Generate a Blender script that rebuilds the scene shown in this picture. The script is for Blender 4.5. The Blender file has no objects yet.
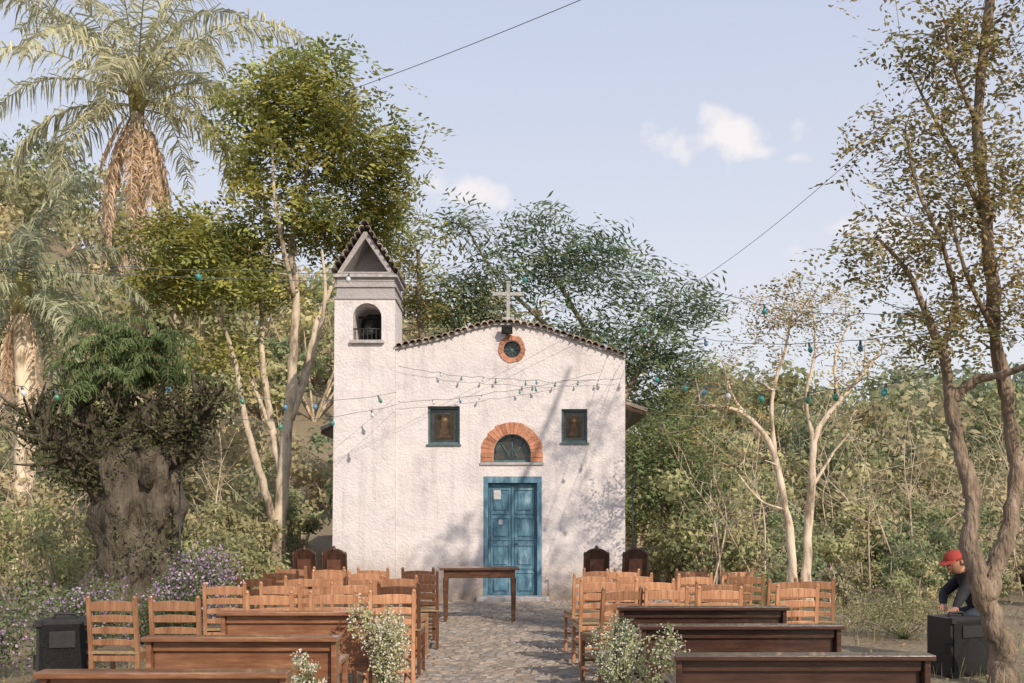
import bpy, bmesh, math, random
import numpy as np
from mathutils import Vector, Matrix, noise
R=np.random.default_rng(7); random.seed(7)
S=bpy.context.scene
CAMH=1.55; F=1000.0; HOR=515.0
def at(px,py,d):   # pixel column/row + assumed distance from the camera -> world metres
    return (( px-512)*d/F, d, CAMH+(HOR-py)*d/F)
def sst(a,b,x):
    t=np.clip((x-a)/(b-a),0,1); return t*t*(3-2*t)
def gh(x,y):
    x=np.asarray(x,float); y=np.asarray(y,float)
    r=np.interp(x,[-120,-60,-35,-25,-10,5,20,60,120],[34,29,22,17.5,11.5,5.6,4.2,5,8])
    h=r*sst(21,64,y)+0.02*np.clip(y-64,0,400)
    h=h+sst(22,40,y)*(0.5*np.sin(x*.21+y*.13)+.4*np.sin(x*.07-y*.19))
    return h
# ---------------------------------------------------------------- materials
def nt(name):
    m=bpy.data.materials.new(name); m.use_nodes=True
    n=m.node_tree; n.nodes.clear(); return m,n
def N(n,t,**k):
    o=n.nodes.new(t)
    for a,b in k.items():
        if a in o.inputs.keys(): o.inputs[a].default_value=b
        else: setattr(o,a,b)
    return o
def L(n,a,b): n.links.new(a,b)
def ramp(n,fac,stops):
    r=n.nodes.new('ShaderNodeValToRGB'); e=r.color_ramp.elements
    while len(e)<len(stops): e.new(.5)
    for i,(p,c) in enumerate(stops):
        e[i].position=p; e[i].color=(*c,1)
    L(n,fac,r.inputs[0]); return r.outputs[0]
def surf(name,stops,scale=5,detail=6,rough=.8,bump=.3,bscale=None,bdist=.02,stretch=(1,1,1),coat=0,tint=False,objrand=0,metal=0,spec=.3):
    m,n=nt(name)
    out=N(n,'ShaderNodeOutputMaterial'); p=N(n,'ShaderNodeBsdfPrincipled')
    p.inputs['Roughness'].default_value=rough; p.inputs['Metallic'].default_value=metal
    p.inputs['Specular IOR Level'].default_value=spec; p.inputs['Coat Weight'].default_value=coat
    tc=N(n,'ShaderNodeTexCoord'); mp=N(n,'ShaderNodeMapping'); mp.inputs['Scale'].default_value=stretch
    L(n,tc.outputs['Object'],mp.inputs[0])
    no=N(n,'ShaderNodeTexNoise'); no.inputs['Scale'].default_value=scale; no.inputs['Detail'].default_value=detail; no.inputs['Roughness'].default_value=.65
    L(n,mp.outputs[0],no.inputs['Vector'])
    col=ramp(n,no.outputs[0],stops)
    if tint:
        a=N(n,'ShaderNodeAttribute'); a.attribute_name='tint'
        mx=N(n,'ShaderNodeMix',data_type='RGBA',blend_type='MULTIPLY'); mx.inputs[0].default_value=1
        L(n,col,mx.inputs[6]); L(n,a.outputs[0],mx.inputs[7]); col=mx.outputs[2]
    if objrand:
        oi=N(n,'ShaderNodeObjectInfo'); mr=N(n,'ShaderNodeMapRange'); mr.inputs[3].default_value=1-objrand; mr.inputs[4].default_value=1+objrand
        L(n,oi.outputs['Random'],mr.inputs[0]); hs=N(n,'ShaderNodeHueSaturation'); L(n,mr.outputs[0],hs.inputs['Value']); L(n,col,hs.inputs['Color']); col=hs.outputs[0]
    L(n,col,p.inputs['Base Color'])
    if bump:
        b2=N(n,'ShaderNodeTexNoise'); b2.inputs['Scale'].default_value=bscale or scale*4; b2.inputs['Detail'].default_value=4
        L(n,mp.outputs[0],b2.inputs['Vector']); bu=N(n,'ShaderNodeBump'); bu.inputs['Strength'].default_value=bump; bu.inputs['Distance'].default_value=bdist
        L(n,b2.outputs[0],bu.inputs['Height']); L(n,bu.outputs[0],p.inputs['Normal'])
    L(n,p.outputs[0],out.inputs[0]); return m
def leafmat(name,trans=.42):
    m,n=nt(name); out=N(n,'ShaderNodeOutputMaterial')
    a=N(n,'ShaderNodeAttribute'); a.attribute_name='tint'
    p=N(n,'ShaderNodeBsdfDiffuse')
    t=N(n,'ShaderNodeBsdfTranslucent'); mx=N(n,'ShaderNodeMixShader'); mx.inputs[0].default_value=trans
    L(n,a.outputs[0],p.inputs[0]); L(n,a.outputs[0],t.inputs[0]); L(n,p.outputs[0],mx.inputs[1]); L(n,t.outputs[0],mx.inputs[2]); L(n,mx.outputs[0],out.inputs[0]); return m
M_leaf=leafmat('leaf'); M_petal=leafmat('petal',.3)
M_bark=surf('bark',[(.32,(.40,.40,.40)),(.5,(.95,.93,.9)),(.68,(1.5,1.5,1.5))],scale=9,stretch=(1,1,.3),bump=1,bscale=30,bdist=.05,tint=True,rough=.95)
M_pale=surf('pale_lichen_bark',[(.35,(.34,.30,.26)),(.5,(.95,.92,.88)),(.7,(1.3,1.25,1.2))],scale=5,stretch=(1,1,.4),bump=.6,bscale=25,bdist=.02,tint=True,rough=.95)
M_wood=surf('varnished_chair_wood',[(.3,(.27,.12,.062)),(.7,(.50,.275,.155))],scale=3,stretch=(8,8,1.2),rough=.34,bump=.1,coat=.35,objrand=.34)
M_wooddk=surf('dark_carved_wood',[(.3,(.035,.016,.01)),(.7,(.085,.04,.024))],scale=3,stretch=(6,6,1.5),rough=.45,bump=.15,coat=.2)
M_pewL=surf('pew_wood_brown',[(.3,(.14,.058,.032)),(.55,(.25,.12,.065)),(.7,(.38,.21,.125))],scale=3,stretch=(1.2,8,8),rough=.33,bump=.12,coat=.4,objrand=.15)
M_pewR=surf('pew_wood_dark',[(.3,(.03,.014,.011)),(.7,(.085,.042,.03))],scale=3,stretch=(1.2,8,8),rough=.28,bump=.12,coat=.6,objrand=.15)
M_straw=surf('woven_seat',[(.3,(.22,.14,.07)),(.7,(.42,.30,.16))],scale=30,rough=.8,bump=.5)
M_brick=surf('brick_clay',[(.3,(.36,.15,.09)),(.7,(.58,.28,.17))],scale=9,bump=.5,tint=True,rough=.9)
M_tile=surf('old_roof_tile',[(.3,(.15,.13,.12)),(.5,(.34,.27,.22)),(.72,(.55,.48,.42))],scale=6,bump=.5,tint=True,rough=.9)
M_stone=surf('cobble_stone',[(.3,(.17,.15,.13)),(.7,(.36,.32,.28))],scale=11,bump=.6,tint=True,rough=.85)
M_mortar=surf('path_sand_joint',[(.3,(.17,.135,.10)),(.7,(.30,.24,.18))],scale=8,bump=.5)
M_gray=surf('grey_cast_stone',[(.3,(.27,.26,.26)),(.7,(.52,.50,.49))],scale=9,bump=.4)
M_blue=surf('weathered_blue_paint',[(.28,(.05,.10,.14)),(.46,(.09,.20,.28)),(.6,(.15,.29,.38)),(.70,(.36,.43,.45))],scale=4,stretch=(3,3,.8),bump=.3,rough=.6)
M_frame=surf('blue_green_window_paint',[(.3,(.05,.09,.10)),(.7,(.11,.18,.19))],scale=8,bump=.2,rough=.5)
M_glass=surf('dark_window_glass',[(.35,(.012,.016,.018)),(.6,(.05,.05,.045)),(.75,(.16,.13,.09))],scale=6,bump=.05,rough=.12,spec=.6)
M_paper=surf('paper_notice',[(.4,(.6,.6,.58)),(.6,(.75,.74,.7))],scale=20,bump=0)
M_black=surf('black_plastic',[(.3,(.018,.018,.019)),(.7,(.036,.035,.036))],scale=40,bump=.3,rough=.45)
M_grille=surf('speaker_grille',[(.4,(.02,.02,.02)),(.6,(.05,.05,.05))],scale=120,bump=.6,rough=.45,metal=.6)
M_metal=surf('painted_metal',[(.3,(.03,.03,.03)),(.7,(.06,.06,.06))],scale=10,bump=.1,rough=.4,metal=.5)
M_wire=surf('wire_rubber',[(.3,(.09,.11,.11)),(.7,(.13,.15,.15))],scale=10,bump=0,rough=.6)
M_skin=surf('skin',[(.3,(.36,.18,.12)),(.7,(.45,.24,.16))],scale=12,bump=.05,rough=.5)
M_hair=surf('black_hair',[(.3,(.012,.009,.007)),(.7,(.03,.02,.015))],scale=40,bump=.5,rough=.5)
M_jacket=surf('black_jacket',[(.3,(.014,.014,.018)),(.7,(.035,.035,.04))],scale=12,bump=.5,bscale=8,bdist=.03,rough=.85)
M_jeans=surf('dark_trousers',[(.3,(.03,.035,.05)),(.7,(.05,.06,.085))],scale=20,bump=.3,rough=.9)
M_cap=surf('red_cap',[(.3,(.30,.04,.03)),(.7,(.40,.065,.045))],scale=20,bump=.15,rough=.8)
M_shoe=surf('shoe',[(.3,(.02,.02,.02)),(.7,(.04,.035,.03))],scale=20,bump=.1,rough=.6)
def bulbmat(name,c):
    m,n=nt(name); out=N(n,'ShaderNodeOutputMaterial'); p=N(n,'ShaderNodeBsdfPrincipled')
    no=N(n,'ShaderNodeTexNoise'); no.inputs['Scale'].default_value=6
    L(n,ramp(n,no.outputs[0],[(.3,tuple(v*.8 for v in c)),(.7,c)]),p.inputs['Base Color'])
    p.inputs['Roughness'].default_value=.12; p.inputs['Coat Weight'].default_value=.5
    L(n,p.outputs[0],out.inputs[0]); return m
M_b=[bulbmat('bulb_teal',(.04,.30,.29)),bulbmat('bulb_green',(.07,.28,.17)),bulbmat('bulb_blue',(.10,.26,.42)),bulbmat('bulb_clear',(.65,.7,.7))]
def plaster(name='rough_white_plaster',k=1.0):
    m,n=nt(name); out=N(n,'ShaderNodeOutputMaterial'); p=N(n,'ShaderNodeBsdfPrincipled'); p.inputs['Roughness'].default_value=.92; p.inputs['Specular IOR Level'].default_value=.15
    tc=N(n,'ShaderNodeTexCoord'); 
    a=N(n,'ShaderNodeTexNoise'); a.inputs['Scale'].default_value=1.6; a.inputs['Detail'].default_value=10; a.inputs['Roughness'].default_value=.78
    L(n,tc.outputs['Object'],a.inputs['Vector'])
    base=ramp(n,a.outputs[0],[(.3,(.50*k,.465*k,.475*k)),(.46,(.70*k,.655*k,.655*k)),(.7,(.79*k,.745*k,.735*k))])
    mp=N(n,'ShaderNodeMapping'); mp.inputs['Scale'].default_value=(7,7,.5); L(n,tc.outputs['Object'],mp.inputs[0])
    b=N(n,'ShaderNodeTexNoise'); b.inputs['Scale'].default_value=1.2; b.inputs['Detail'].default_value=5; L(n,mp.outputs[0],b.inputs['Vector'])
    st=N(n,'ShaderNodeMapRange'); st.inputs[1].default_value=.52; st.inputs[2].default_value=.75; L(n,b.outputs[0],st.inputs[0])
    mx=N(n,'ShaderNodeMix',data_type='RGBA'); L(n,base,mx.inputs[6]); mx.inputs[7].default_value=(.44,.40,.40,1)
    sm=N(n,'ShaderNodeMath',operation='MULTIPLY'); sm.inputs[1].default_value=.42; L(n,st.outputs[0],sm.inputs[0]); L(n,sm.outputs[0],mx.inputs[0])
    se=N(n,'ShaderNodeSeparateXYZ'); L(n,tc.outputs['Object'],se.inputs[0])
    ad=N(n,'ShaderNodeMath',operation='MULTIPLY_ADD'); ad.inputs[1].default_value=-1.7; L(n,a.outputs[0],ad.inputs[0]); L(n,se.outputs[2],ad.inputs[2])
    dr=N(n,'ShaderNodeMapRange'); dr.inputs[1].default_value=.05; dr.inputs[2].default_value=-.8; L(n,ad.outputs[0],dr.inputs[0])
    mx2=N(n,'ShaderNodeMix',data_type='RGBA'); L(n,mx.outputs[2],mx2.inputs[6]); mx2.inputs[7].default_value=(.36,.29,.23,1); L(n,dr.outputs[0],mx2.inputs[0])
    L(n,mx2.outputs[2],p.inputs['Base Color'])
    c=N(n,'ShaderNodeTexNoise'); c.inputs['Scale'].default_value=20; c.inputs['Detail'].default_value=6; c.inputs['Roughness'].default_value=.7; L(n,tc.outputs['Object'],c.inputs['Vector'])
    bu=N(n,'ShaderNodeBump'); bu.inputs['Strength'].default_value=.9; bu.inputs['Distance'].default_value=.03; L(n,c.outputs[0],bu.inputs['Height'])
    c2=N(n,'ShaderNodeTexNoise'); c2.inputs['Scale'].default_value=4; c2.inputs['Detail'].default_value=2; L(n,tc.outputs['Object'],c2.inputs['Vector'])
    bu2=N(n,'ShaderNodeBump'); bu2.inputs['Strength'].default_value=.4; bu2.inputs['Distance'].default_value=.05; L(n,c2.outputs[0],bu2.inputs['Height']); L(n,bu2.outputs[0],bu.inputs['Normal'])
    L(n,bu.outputs[0],p.inputs['Normal'])
    L(n,p.outputs[0],out.inputs[0]); return m
M_plaster=plaster(); M_plaster2=plaster('weathered_grey_plaster',.58)
M_ground=surf('dry_soil_and_leaf_litter',[(.3,(.13,.10,.07)),(.45,(.24,.19,.13)),(.6,(.22,.19,.12)),(.75,(.36,.29,.21))],scale=1.1,detail=9,bump=.8,bscale=14,bdist=.05,rough=1)

# ---------------------------------------------------------------- quad builder
class Q:
    def __init__(s): s.v=[];s.f=[];s.m=[];s.c=[];s.sm=[];s.n=0
    def add(s,v,f,mat=0,col=(1,1,1),smooth=False):
        v=np.asarray(v,float).reshape(-1,3); f=np.asarray(f,int).reshape(-1,4)
        s.v.append(v); s.f.append(f+s.n); s.n+=len(v)
        s.m.append(np.full(len(f),mat,int)); s.sm.append(np.full(len(f),smooth,bool))
        c=np.asarray(col,float)
        s.c.append(np.tile(c,(len(f),1)) if c.ndim==1 else c)
    def tube(s,p,r,k=8,mat=0,col=(1,1,1),cap=True,lump=0,ls=3.0):
        p=np.asarray(p,float); r=np.broadcast_to(np.asarray(r,float),(len(p),))
        t=np.gradient(p,axis=0); t/=np.linalg.norm(t,axis=1)[:,None]+1e-9
        a=np.array([0,0,1.]) if abs(t[0][2])<.9 else np.array([1.,0,0])
        u=np.cross(t[0],a); u/=np.linalg.norm(u); vs=[]
        an=np.linspace(0,2*math.pi,k,endpoint=False)
        for i in range(len(p)):
            u=u-t[i]*np.dot(u,t[i]); u/=np.linalg.norm(u)+1e-9; w=np.cross(t[i],u)
            vs.append(p[i]+r[i]*(np.cos(an)[:,None]*u+np.sin(an)[:,None]*w))
        fs=[[i*k+j,i*k+(j+1)%k,(i+1)*k+(j+1)%k,(i+1)*k+j] for i in range(len(p)-1) for j in range(k)]
        if cap and k%2==0:
            for b,fl in ((0,1),((len(p)-1)*k,0)):
                for i in range(k//2-1):
                    q=[b+i,b+i+1,b+k-2-i,b+k-1-i]; fs.append(q[::-1] if fl else q)
        V=np.concatenate(vs)
        if lump:
            C=np.repeat(p,k,0); dv=V-C
            f_=np.array([1+lump*(noise.noise(Vector((x[0]*ls,x[1]*ls,x[2]*ls*.5)))*1.6+.6*noise.noise(Vector(x)*ls*2.7)) for x in V])
            V=C+dv*f_[:,None]
        s.add(V,fs,mat,col,True)
    def box(s,c,sz,mat=0,col=(1,1,1),M=None):
        h=np.array(sz)/2; v=np.array([[x,y,z] for z in(-1,1) for y in(-1,1) for x in(-1,1)])*h
        if M is not None: v=v@np.array(M).T
        s.add(v+np.array(c),[[0,2,3,1],[4,5,7,6],[0,1,5,4],[2,6,7,3],[0,4,6,2],[1,3,7,5]],mat,col)
    def hexa(s,v,mat=0,col=(1,1,1)):
        s.add(v,[[0,2,3,1],[4,5,7,6],[0,1,5,4],[2,6,7,3],[0,4,6,2],[1,3,7,5]],mat,col)
    def leaves(s,c,u,w,l,wd,mat,col):
        n=len(c); l=np.broadcast_to(l,(n,))[:,None]; wd=np.broadcast_to(wd,(n,))[:,None]
        v=np.stack([c-u*l/2,c+w*wd/2-u*l*.05,c+u*l/2,c-w*wd/2-u*l*.05],1).reshape(-1,3)
        s.add(v,np.arange(4*n).reshape(-1,4),mat,np.broadcast_to(col,(n,3)))
    def rleaves(s,c,l,asp,mat,col,nrm=None):
        n=len(c)
        if nrm is None:
            u=R.normal(size=(n,3)); u/=np.linalg.norm(u,axis=1)[:,None]; a=R.normal(size=(n,3))
        else:
            a=nrm+R.normal(size=(n,3))*.45; u=np.cross(a,R.normal(size=(n,3))); u/=np.linalg.norm(u,axis=1)[:,None]
        w=np.cross(u,a); w/=np.linalg.norm(w,axis=1)[:,None]
        l=l*R.uniform(.6,1.3,n); s.leaves(c,u,w,l,l*asp,mat,col)
    def build(s,name,mats,bevel=0,parent=None):
        me=bpy.data.meshes.new(name); V=np.concatenate(s.v); Fc=np.concatenate(s.f)
        me.vertices.add(len(V)); me.vertices.foreach_set('co',V.ravel())
        me.loops.add(Fc.size); me.loops.foreach_set('vertex_index',Fc.ravel())
        me.polygons.add(len(Fc)); me.polygons.foreach_set('loop_start',np.arange(0,Fc.size,4)); me.polygons.foreach_set('loop_total',np.full(len(Fc),4))
        for m in mats: me.materials.append(m)
        me.polygons.foreach_set('material_index',np.concatenate(s.m)); me.polygons.foreach_set('use_smooth',np.concatenate(s.sm))
        a=me.attributes.new('tint','FLOAT_COLOR','FACE'); c=np.concatenate(s.c); a.data.foreach_set('color',np.hstack([c,np.ones((len(c),1))]).ravel())
        me.update(calc_edges=True); me.validate()
        o=bpy.data.objects.new(name,me); S.collection.objects.link(o)
        if bevel:
            b=o.modifiers.new('b','BEVEL'); b.width=bevel; b.segments=2; b.limit_method='ANGLE'
        if parent: o.parent=parent
        return o
def smooth(pts,k=4):
    p=np.array(pts,float); P=np.vstack([2*p[0]-p[1],p,2*p[-1]-p[-2]]); o=[]
    for i in range(1,len(P)-2):
        for t in np.linspace(0,1,k,endpoint=False):
            a,b,c,d=P[i-1:i+3]; o.append(.5*(2*b+(c-a)*t+(2*a-5*b+4*c-d)*t*t+(3*b-a-3*c+d)*t**3))
    o.append(p[-1]); return np.array(o)
def empty(name,loc=(0,0,0)):
    e=bpy.data.objects.new(name,None); e.location=loc; S.collection.objects.link(e); return e

# ---------------------------------------------------------------- trees
def tree(name,trunks,clusters,bark=(.2,.17,.13),barkmat=None,leafcol=(.13,.16,.04),var=.35,sprays=10,M=9,sl=.5,ll=.12,asp=.4,sig=.35,droop=.25,twigr=.012,lump=.10):
    q=Q(); nodes=[];rad=[]
    for pts,r0,r1 in trunks:
        p=smooth(pts,6); t=np.linspace(0,1,len(p)); rr=r0+(r1-r0)*t**.8
        p[1:-1]+=R.normal(size=(len(p)-2,3))*rr[1:-1,None]*.15
        rr=rr*R.uniform(.9,1.1,len(p))
        if p[0][2]<.3: rr[0]*=1.45; rr[1]*=1.15
        q.tube(p,rr,14,0,bark,lump=lump,ls=6); nodes+=list(p[2:]); rad+=list(rr[2:])
    nodes=np.array(nodes); rad=np.array(rad); tips=[]
    for c,e,n in clusters:
        u=R.normal(size=(n,3)); u/=np.linalg.norm(u,axis=1)[:,None]; u*=R.uniform(.25,1,(n,1))**.5
        tips.append(np.array(c)+u*np.array(e))
    tips=np.concatenate(tips); d=np.array([np.min(np.linalg.norm(nodes-t,axis=1)) for t in tips])
    for i in np.argsort(d):
        t=tips[i]; dd=np.linalg.norm(nodes-t,axis=1); cost=dd+.9*np.clip(nodes[:,2]-t[2]+.35*dd,0,9)
        j=np.argmin(cost); a=nodes[j]; ln=dd[j]
        if ln<.12: continue
        k=max(4,int(ln/.35)+2); s=np.linspace(0,1,k)[:,None]
        p=a+(t-a)*s; p[:,2]+= (np.sin(s[:,0]*math.pi)*ln*R.uniform(-.02,.14)); p[1:-1]+=R.normal(size=(k-2,3))*ln*.04
        r0=min(rad[j]*.75,.012+.024*ln); rr=np.linspace(r0,twigr*.6,k)
        q.tube(p,rr,6 if r0>.03 else 4,0,bark,cap=False)
        nodes=np.vstack([nodes,p[1:]]); rad=np.concatenate([rad,rr[1:]])
    T=len(tips); K=sprays
    if K>0:
        p0=np.repeat(tips,K,0)+R.normal(size=(T*K,3))*sig*np.array([1,1,.55])
        az=R.uniform(0,2*math.pi,T*K); dz=R.normal(-droop,.3,T*K)
        dr=np.stack([np.cos(az),np.sin(az),dz],1); dr/=np.linalg.norm(dr,axis=1)[:,None]
        up=np.array([.15,-.4,1.])+R.normal(size=(T*K,3))*.45
        sd=np.cross(dr,up); sd/=np.linalg.norm(sd,axis=1)[:,None]
        tc=np.repeat(R.uniform(1-var,1+var,(T,1)),K,0)*R.uniform(.75,1.25,(T*K,1))
        hue=np.repeat(R.uniform(-1,1,(T,1)),K,0)
        col=np.array(leafcol)*tc*(1+hue*np.array([.18,.03,-.1]))
        sj=np.linspace(0,1,M); C=[];U=[];W=[];CC=[]
        nn=np.cross(sd,dr)
        for jj,x in enumerate(sj):
            sign=1 if jj%2 else -1
            u=sd*sign+dr*.5; u/=np.linalg.norm(u,axis=1)[:,None]
            w=np.cross(u,nn+R.normal(size=nn.shape)*.35); w/=np.linalg.norm(w,axis=1)[:,None]
            C.append(p0+dr*(x-.3)*sl+u*ll*.5-np.array([0,0,1])*x*x*sl*.25+R.normal(size=p0.shape)*ll*.15);U.append(u);W.append(w);CC.append(col*R.uniform(.8,1.2,(len(col),1)))
        C=np.concatenate(C); q.leaves(C,np.concatenate(U),np.concatenate(W),ll*R.uniform(.7,1.25,len(C)),ll*asp*R.uniform(.8,1.2,len(C)),1,np.concatenate(CC))
    return q.build(name,[barkmat or M_bark,M_leaf])
def frond(q,base,az,el,ln,bend,lf,mat,col,n=34,wd=.035,hang=.6,rc=(.25,.22,.1),rr=.02):
    k=12; p=[np.array(base,float)]; e=el
    for i in range(k):
        e=max(e-bend/k*(.4+1.2*i/k),-1.5); p.append(p[-1]+ln/k*np.array([math.cos(az)*math.cos(e),math.sin(az)*math.cos(e),math.sin(e)]))
    p=np.array(p); q.tube(p,np.linspace(rr,.004,k+1),4,0,rc,cap=False)
    side=np.array([-math.sin(az),math.cos(az),0]); V=[];Fs=[];Cs=[];c=0
    for i in range(n):
        s=.12+.88*i/n; x=s*k; a=int(min(x,k-1)); b=p[a]+(p[a+1]-p[a])*(x-a); t=p[a+1]-p[a]; t/=np.linalg.norm(t)
        L_=lf*(math.sin(math.pi*min(1,.15+.8*s))**.6)*R.uniform(.75,1.15)
        for sg in(-1,1):
            d=side*sg*R.uniform(.5,1)+t*R.uniform(.2,.7)+np.array([0,0,R.normal(-.15,.3)]); d/=np.linalg.norm(d)
            m=b+d*L_*.5; d2=d+np.array([0,0,-hang*R.uniform(.7,1.8)]); d2/=np.linalg.norm(d2); z=m+d2*L_*.5
            w=np.cross(d,R.normal(size=3)*.6+np.array([0,0,1.])); w/=np.linalg.norm(w)
            V+= [b-w*wd*.4,b+w*wd*.4,m+w*wd*.5,m-w*wd*.5,z+w*wd*.1,z-w*wd*.1]; Fs+=[[c,c+1,c+2,c+3],[c+3,c+2,c+4,c+5]]; c+=6
            cc=np.array(col)*R.uniform(.7,1.3); Cs+=[cc,cc]
    q.add(V,Fs,mat,np.array(Cs))

# -- big broadleaf tree left of the tower
D=21
tr=[([at(276,588,D),at(280,530,D),at(284,470,D),at(290,410,D),at(294,340,D),at(296,290,D),at(292,240,D),at(303,190,D),at(312,140,D)],.17,.035),
    ([at(278,545,D),at(262,480,D-.4),at(246,420,D-.6),at(232,350,D-.5),at(212,300,D)],.10,.03),
    ([at(284,480,D),at(270,420,D+.4),at(262,350,D+.5),at(260,300,D+1),at(235,255,D+1)],.10,.03),
    ([at(290,410,D),at(305,370,D+.3),at(318,320,D+.6),at(338,270,D+1),at(356,220,D+1.2)],.09,.03),
    ([at(292,420,D),at(312,360,D-.4),at(325,300,D-.8),at(322,250,D-.8)],.06,.025),
    ([at(272,430,D+.3),at(250,380,D+.6),at(222,350,D+.6)],.05,.02),
    ([at(295,300,D),at(284,250,D-.6),at(274,190,D-1),at(272,140,D-.8)],.06,.02)]
f=D/1000
cl=[(at(300,92,D),(52*f,1.3,28*f),30),(at(340,122,D),(50*f,1.4,34*f),28),(at(378,158,D),(36*f,1.3,26*f),22),(at(266,114,D),(32*f,1.2,26*f),16),(at(300,160,D),(78*f,1.6,30*f),38),
    (at(195,245,D),(58*f,1.5,26*f),44),(at(170,280,D),(34*f,1.2,20*f),20),(at(245,285,D),(50*f,1.4,20*f),22),(at(345,225,D+1),(48*f,1.5,26*f),24),(at(225,345,D),(36*f,1,22*f),8),(at(388,205,D+1),(30*f,1,24*f),14),(at(290,215,D),(58*f,1.4,24*f),24),(at(318,66,D),(24*f,.8,10*f),7)]
tree('large_broadleaf_tree',tr,cl,bark=(.56,.49,.39),barkmat=M_pale,leafcol=(.32,.325,.10),sprays=12,M=10,sl=.5,ll=.145,asp=.45,sig=.34)
D=26
tree('slender_tree',[([at(425,560,D),at(430,420,D),at(420,320,D),at(418,250,D)],.16,.05)],[(at(408,235,D),(30*.026,1,32*.026),15),(at(418,290,D),(38*.026,1,30*.026),18)],leafcol=(.33,.32,.13),sprays=10,M=9,sl=.5,ll=.16,sig=.35)
D=27; f=.027
tree('feathery_tree',[([at(600,575,D),at(605,470,D),at(600,400,D),at(585,330,D),at(550,270,D)],.2,.05),([at(603,430,D),at(640,370,D),at(670,310,D)],.13,.04),([at(603,400,D),at(560,340,D),at(500,280,D),at(465,225,D)],.10,.025)],
   [(at(535,262,D),(50*f,1.4,26*f),24),(at(610,275,D),(50*f,1.4,28*f),24),(at(670,305,D),(42*f,1.2,22*f),18),(at(485,285,D),(32*f,1.2,28*f),16),(at(600,345,D),(90*f,1.6,32*f),40),(at(665,385,D),(50*f,1.4,45*f),36),(at(460,215,D),(8*f,.4,26*f),7),(at(528,212,D),(20*f,.6,14*f),7),(at(450,305,D),(30*f,1,25*f),12),(at(590,240,D),(20*f,.6,12*f),5)],
   bark=(.30,.27,.22),leafcol=(.18,.235,.135),sprays=7,M=12,sl=1.05,ll=.24,asp=.26,sig=.38,droop=.12)
D=24; f=.024
tree('dense_green_tree',[([at(668,580,D),at(665,500,D),at(660,420,D)],.15,.06)],[(at(665,440,D),(42*f,1.3,50*f),34),(at(660,510,D),(35*f,1.2,50*f),28),(at(700,480,D),(30*f,1,40*f),12)],leafcol=(.22,.26,.11),sprays=9,M=9,sl=.5,ll=.16,sig=.35)
D=16; f=.016
tree('pale_sapling_tree',[([at(794,606,D),at(790,540,D),at(780,480,D),at(768,440,D),at(740,412,D),at(700,405,D)],.085,.02),([at(776,470,D),at(772,400,D),at(785,350,D),at(795,300,D)],.04,.012),([at(765,435,D),at(735,400,D),at(722,360,D)],.035,.012),([at(786,510,D),at(760,500,D),at(735,470,D)],.025,.01)],
  [(at(720,395,D),(38*f,.8,32*f),22),(at(790,305,D),(36*f,.8,28*f),36),(at(760,360,D),(32*f,.8,32*f),16),(at(735,460,D),(30*f,.6,20*f),8)],bark=(.66,.57,.46),barkmat=M_pale,leafcol=(.36,.29,.145),sprays=5,M=8,sl=.3,ll=.072,asp=.45,sig=.2)
tree('pale_sapling_tree',[([at(806,604,D),at(808,540,D),at(812,480,D),at(816,435,D),at(840,400,D),at(862,375,D),at(885,345,D)],.09,.015),([at(814,445,D),at(806,400,D),at(815,350,D),at(812,300,D)],.04,.012),([at(811,490,D),at(832,455,D),at(852,430,D)],.03,.012),([at(838,402,D),at(835,360,D),at(848,325,D)],.03,.01)],
  [(at(850,350,D),(46*f,.8,38*f),28),(at(815,300,D),(40*f,.8,28*f),20),(at(865,425,D),(30*f,.6,25*f),10)],bark=(.66,.57,.46),barkmat=M_pale,leafcol=(.35,.31,.15),sprays=4,M=8,sl=.3,ll=.072,asp=.45,sig=.2)
# foreground tree at right
D=9; f=.009
tr=[([(4.42,9.0,-.05),at(1000,640,D),at(985,595,D),at(970,545,D),at(973,500,D),at(960,450,D),at(951,405,D),at(944,360,D),at(925,310,D),at(905,268,D),at(880,240,D)],.125,.014),
    ([at(984,600,D),at(1004,545,D+.1),at(1016,490,D+.2),at(1010,420,D+.2),at(999,360,D+.2),at(992,280,D),at(985,200,D),at(978,120,D),at(985,40,D),at(1000,-60,D),at(1040,-160,D)],.082,.035),
    ([at(952,398,D),at(975,380,D-.1),at(1005,374,D-.3),at(1050,350,D-.6),at(1090,290,D-.6)],.05,.02),
    ([at(942,350,D),at(956,300,D),at(940,240,D-.2),at(918,190,D-.3),at(905,130,D-.3)],.03,.010),
    ([at(988,230,D),at(960,165,D+.3),at(930,110,D+.6),at(905,60,D+.8)],.03,.009),
    ([at(980,130,D),at(955,70,D-.2),at(945,20,D-.2)],.025,.01),
    ([at(994,330,D),at(965,270,D-.3),at(950,210,D-.3)],.03,.01),
    ([at(1005,-60,D),at(1100,-220,D-.3),at(1180,-380,D-.3),at(1220,-520,D)],.07,.03)]
cl=[(at(985,60,D),(55*f,.7,60*f),42),(at(900,140,D),(46*f,.6,34*f),26),(at(955,190,D),(55*f,.7,45*f),42),(at(890,250,D),(50*f,.6,32*f),38),(at(990,290,D),(42*f,.7,50*f),32),(at(925,325,D),(42*f,.5,25*f),22),(at(1010,180,D),(40*f,.8,60*f),24),
    (at(925,45,D),(45*f,.6,30*f),18),(at(985,-60,D),(90*f,1.0,60*f),20),(at(1090,100,D),(60*f,1,90*f),22),(at(1100,300,D-.5),(60*f,.8,50*f),14),
    ((5.7,9,7.6),(1.7,1.4,1.0),64),((6.7,9,9.2),(1.3,1.2,.9),34),((4.3,9.2,7.3),(.9,.8,.6),16)]  # unseen upper crown, added to cast dappled shade on the facade
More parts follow.
